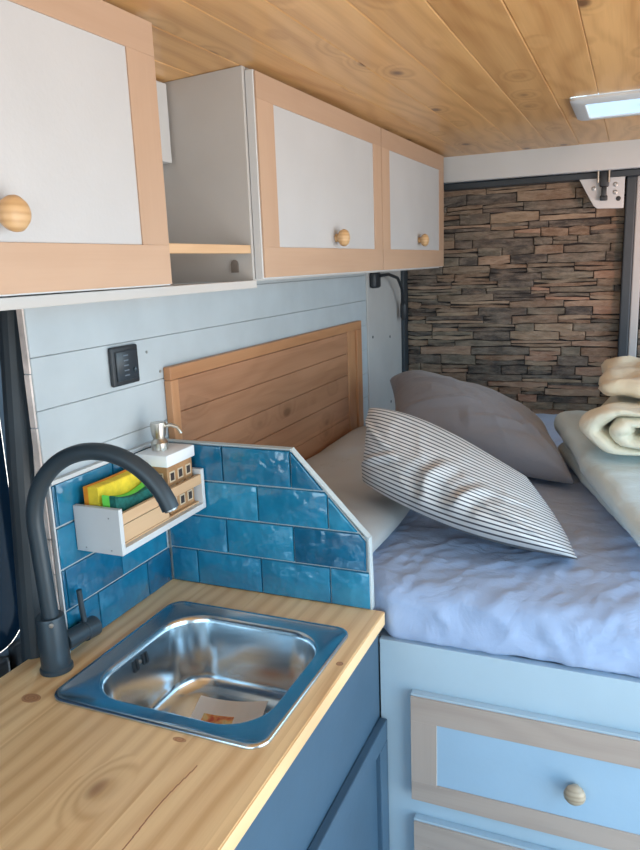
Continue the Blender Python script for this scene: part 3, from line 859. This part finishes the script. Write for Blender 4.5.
# flat white bolster along the wall
q = NB()
def slabf(u, v, s):
    x = .022 + u * .41; y = .040 + v * 1.15
    x += (.012 * math.sin(v * 7) - .03 * v) * u
    e = ((1 - abs(2 * u - 1) ** 3.0) * (1 - abs(2 * v - 1) ** 8)) ** .5
    h = .045 * e * (1 + .12 * N((x, y, 0), 5, 1))
    zc = .078 + .012 * N((x, y, 0), 3, 7) * e
    base = .0565
    z = zc + h * (1.0 if s > 0 else -.45)
    if s > 0: z += .004 * N((x, y, 0), 14, 3) * e
    return (x, y, max(z, base + .002))
sheet(q, slabf, 36, 80)
t = obj('bolster', q, M['linen'], smooth=True); tag(t, 'flat white bolster lying along the wall under the headboard', 'bolster')

def pillow(name, c00, c10, c11, c01, T, mat, label, folds=(), seed=0, wr=.006, bow=.05, bowr=None, bowv=None, nu=110, nv=76, sag=0, asym=.5, p=2.6, ex=.42):
    c00, c10, c11, c01 = map(Vector, (c00, c10, c11, c01))
    nrm = ((c10 - c00).cross(c01 - c00)).normalized()
    if nrm.z < 0: nrm = -nrm
    U = (c10 - c00).normalized()
    def f(u, v, s):
        # pull edges in between corners
        uu = u + (.5 - u) * (bow if u < .5 else bowr if bowr is not None else bow) * (math.sin(PI * v)) * abs(2 * u - 1); vv = v + (.5 - v) * (bow if bowv is None else bowv) * (math.sin(PI * u)) * abs(2 * v - 1)
        c = c00 * (1 - uu) * (1 - vv) + c10 * uu * (1 - vv) + c11 * uu * vv + c01 * (1 - uu) * vv
        e = ((1 - abs(2 * u - 1) ** p) * (1 - abs(2 * v - 1) ** p)); e = max(0, e) ** ex
        k = asym if s > 0 else 1 - asym
        h = T * e * k
        q_ = (u * 1.2 + seed, v + s * 3, seed)
        h += e * (wr * .9 * (crease((u * .9 + v * .5, v - u * .4, s), 1.9, seed) - .3) + wr * .5 * crease((u * 2, v * 1.0, s), 2.6, seed + 4) + .010 * N(q_, 2.0, seed))
        for (ua, va, ub, vb, wd, am) in folds:
            dx, dy = ub - ua, vb - va; ll = dx * dx + dy * dy
            tt = max(0, min(1, ((u - ua) * dx + (v - va) * dy) / ll))
            d_ = math.hypot(u - ua - tt * dx, (v - va - tt * dy)) / wd
            h += am * e ** .5 * (math.exp(-d_ * d_) - .6 * math.exp(-(d_ - 1.7) ** 2)) * math.sin(PI * (.15 + .7 * tt))
        return c + nrm * h * s - Vector((0, 0, sag * math.sin(PI * u) * math.sin(PI * v)))
    q = NB(); sheet(q, f, nu, nv)
    o = obj(name, q, mat, smooth=True)
    for v in o.data.vertices:
        if v.co.z - K < .056 : v.co.z = K + .056 + (v.co.z - K - .056) * .03
    return o
ps = pillow('pillow', (.340, .32, .150), (.825, .20, .070), (.695, .43, .165), (.335, .40, .315), .25, M['stripe'], '', folds=((.45, .25, .62, .62, .035, .016), (.55, .12, .78, .50, .03, .015), (.38, .05, .50, .30, .03, .012), (.02, .2, .30, .45, .03, .010), (.02, .8, .25, .55, .035, .010), (.98, .1, .72, .30, .025, .012), (.95, .5, .75, .45, .03, .009)), seed=2, wr=.007, bow=.10, bowr=-.05, bowv=-.34, asym=.66, p=3.0, ex=.40)
tag(ps, 'white pillow with thin black stripes, leaning over the bolster', 'pillow')
pg = pillow('pillow', (.24, .86, .155), (.785, .70, .075), (.67, 1.10, .120), (.12, 1.22, .250), .17, M['grey_pillow'], '', folds=((.1, .15, .5, .30, .03, .008), (.45, .12, .85, .25, .03, .010), (.95, .1, .7, .4, .03, .008), (.2, .6, .5, .5, .04, .008)), seed=6, wr=.010, bow=.06, bowv=-.10, asym=.72)
tag(pg, 'plain grey pillow lying behind the striped pillow', 'pillow')

# folded pale topper at the right
def tdisp(p, n):
    k = 1 - .24 * sstep(0, .45, 1.02 - p.y)
    return n * (.008 * N(p, 4, 2) + .004 * crease(p, 6, 5) + .002 * N(p, 18, 1)) + Vector((0, 0, (k - 1) * (p.z - .058)))
q = NB()
soft_box(q, (.712, .35, .062), (1.35, 1.00, .118), (.028, .028, .0279), .016, tdisp, math.radians(18), (.712, 1.0))
soft_box(q, (.695, .12, .122), (1.36, 1.08, .195), (.036, .036, .0364), .016, tdisp, math.radians(15), (.715, 1.06))
t = obj('mattress_topper', q, M['topper'], smooth=True); tag(t, 'pale aqua mattress topper folded in two layers at the right of the bed', 'mattress topper')

# cream quilt rolled on top of it
q = NB()
def roll(u, v, s):
    tt = .06 + u * .94
    ang = tt * 3.1 * 2 * PI * -1 + 2.2
    a, b_ = .215 * tt, .060 * tt
    y = .60 + v * .46
    cxx, czz = 1.012 + .07 * v, .234
    x = cxx + a * math.cos(ang); z = czz + b_ * math.sin(ang)
    nx, nz = math.cos(ang), math.sin(ang)
    e = max(0, (1 - abs(2 * v - 1) ** 6) * min(1, u * 25) * min(1, (1 - u) * 25)) ** .5
    h = .47 * (.215 / 3.1 * math.cos(ang) ** 2 + .060 / 3.1 * math.sin(ang) ** 2) * e * (1 + .12 * N((u * 30, v * 4, s), 1, 3)) 
    yy = y + .012 * N((ang * .8, tt * 5, 0), 1.2, 1) * (1 - v) * 2
    P = (x, yy, z)
    wob = .018 * N(P, 7, 2) * tt + .016 * (crease(P, 10, 4, (1, .6, 1.5)) - .5) * tt
    return (x + nx * (h * s + wob), yy + .01 * N(P, 12, 6), z + nz * (h * s + wob * .8))
sheet(q, roll, 220, 44)
t = obj('quilt', q, M['cream'], smooth=True); tag(t, 'cream quilt rolled up on the pale aqua topper', 'quilt')
q = NB()
def bdisp(p, n): return n * (.014 * N(p, 8, 9) + .012 * crease(p, 10, 2) + .003 * N(p, 25, 1))
soft_box(q, (.83, .70, .306), (1.30, 1.10, .352), (.05, .06, .0229), .012, bdisp)
t = obj('blanket', q, M['beige'], smooth=True); tag(t, 'beige blanket bundled on top of the cream quilt', 'blanket')

# ================================================================== LIGHT
W = bpy.data.worlds.new('World'); S.world = W; W.use_nodes = True
nt = W.node_tree; bg = nt.nodes['Background']
tc = nt.nodes.new('ShaderNodeTexCoord'); sx = nt.nodes.new('ShaderNodeSeparateXYZ'); nt.links.new(tc.outputs['Generated'], sx.inputs[0])
rp = nt.nodes.new('ShaderNodeValToRGB'); mp = nt.nodes.new('ShaderNodeMapRange'); mp.inputs[1].default_value = -1; mp.inputs[2].default_value = 1
nt.links.new(sx.outputs[2], mp.inputs[0]); nt.links.new(mp.outputs[0], rp.inputs[0]); nt.links.new(rp.outputs[0], bg.inputs[0])
e = rp.color_ramp.elements; e[0].position = .0; e[0].color = (.84, .78, .72, 1); e[1].position = 1; e[1].color = (.34, .66, 1.0, 1)
a = e.new(.48); a.color = (.82, .80, .76, 1); a = e.new(.53); a.color = (.58, .84, 1.0, 1)
bg.inputs[1].default_value = 3.6

def portal(name, loc, rot, sx_, sy_):
    l = bpy.data.lights.new(name, 'AREA'); l.shape = 'RECTANGLE'; l.size = sx_; l.size_y = sy_; l.cycles.is_portal = True
    o = bpy.data.objects.new(name, l); COL.objects.link(o); o.location = loc; o.rotation_euler = rot; return o
portal('portal_side', (1.76, -.6, K + .04), (0, math.radians(90), 0), 1.9, 1.5)
portal('portal_window', (1.76, 1.0, K + .5), (0, math.radians(90), 0), .7, 1.15)
portal('portal_driver', (-.16, -2.03, K + .44), (0, math.radians(-90), 0), .72, .83)
portal('portal_front', (.78, -2.64, K + .52), (math.radians(90), 0, 0), 1.75, .85)

# added warm spot with no lamp body, reddening the stone from out of view
l = bpy.data.lights.new('added_warm_spot', 'SPOT'); l.energy = 9; l.color = (1.0, .52, .36); l.shadow_soft_size = .03; l.spot_size = math.radians(52); l.spot_blend = 1.0
o = bpy.data.objects.new('added_warm_spot', l); COL.objects.link(o); o.location = (1.35, .95, K + .72)
o.rotation_euler = (Vector((.82, 1.82, K + .66)) - o.location).to_track_quat('-Z', 'Y').to_euler()

# ================================================================== CAMERA
cam = bpy.data.cameras.new('camera'); co = bpy.data.objects.new('camera', cam); COL.objects.link(co)
f = Vector((-0.38492746, 0.8977764, -0.21407564)); r = Vector((0.92162221, 0.38631486, -0.03705851)); u = Vector((-0.04943035, 0.2115617, 0.97611387))
mw = Matrix((( r.x, u.x, -f.x, .8951), (r.y, u.y, -f.y, -1.2326), (r.z, u.z, -f.z, .6571 + K), (0, 0, 0, 1)))
co.matrix_world = mw
cam.sensor_fit = 'VERTICAL'; cam.sensor_height = 36; cam.lens = 36 * 725.9 / 850; cam.clip_start = .02
S.camera = co
S.view_settings.view_transform = 'Standard'; S.view_settings.look = 'None'; S.view_settings.exposure = 0.62; S.view_settings.gamma = 1
try: S.view_settings.use_curve_mapping = False
except Exception: pass
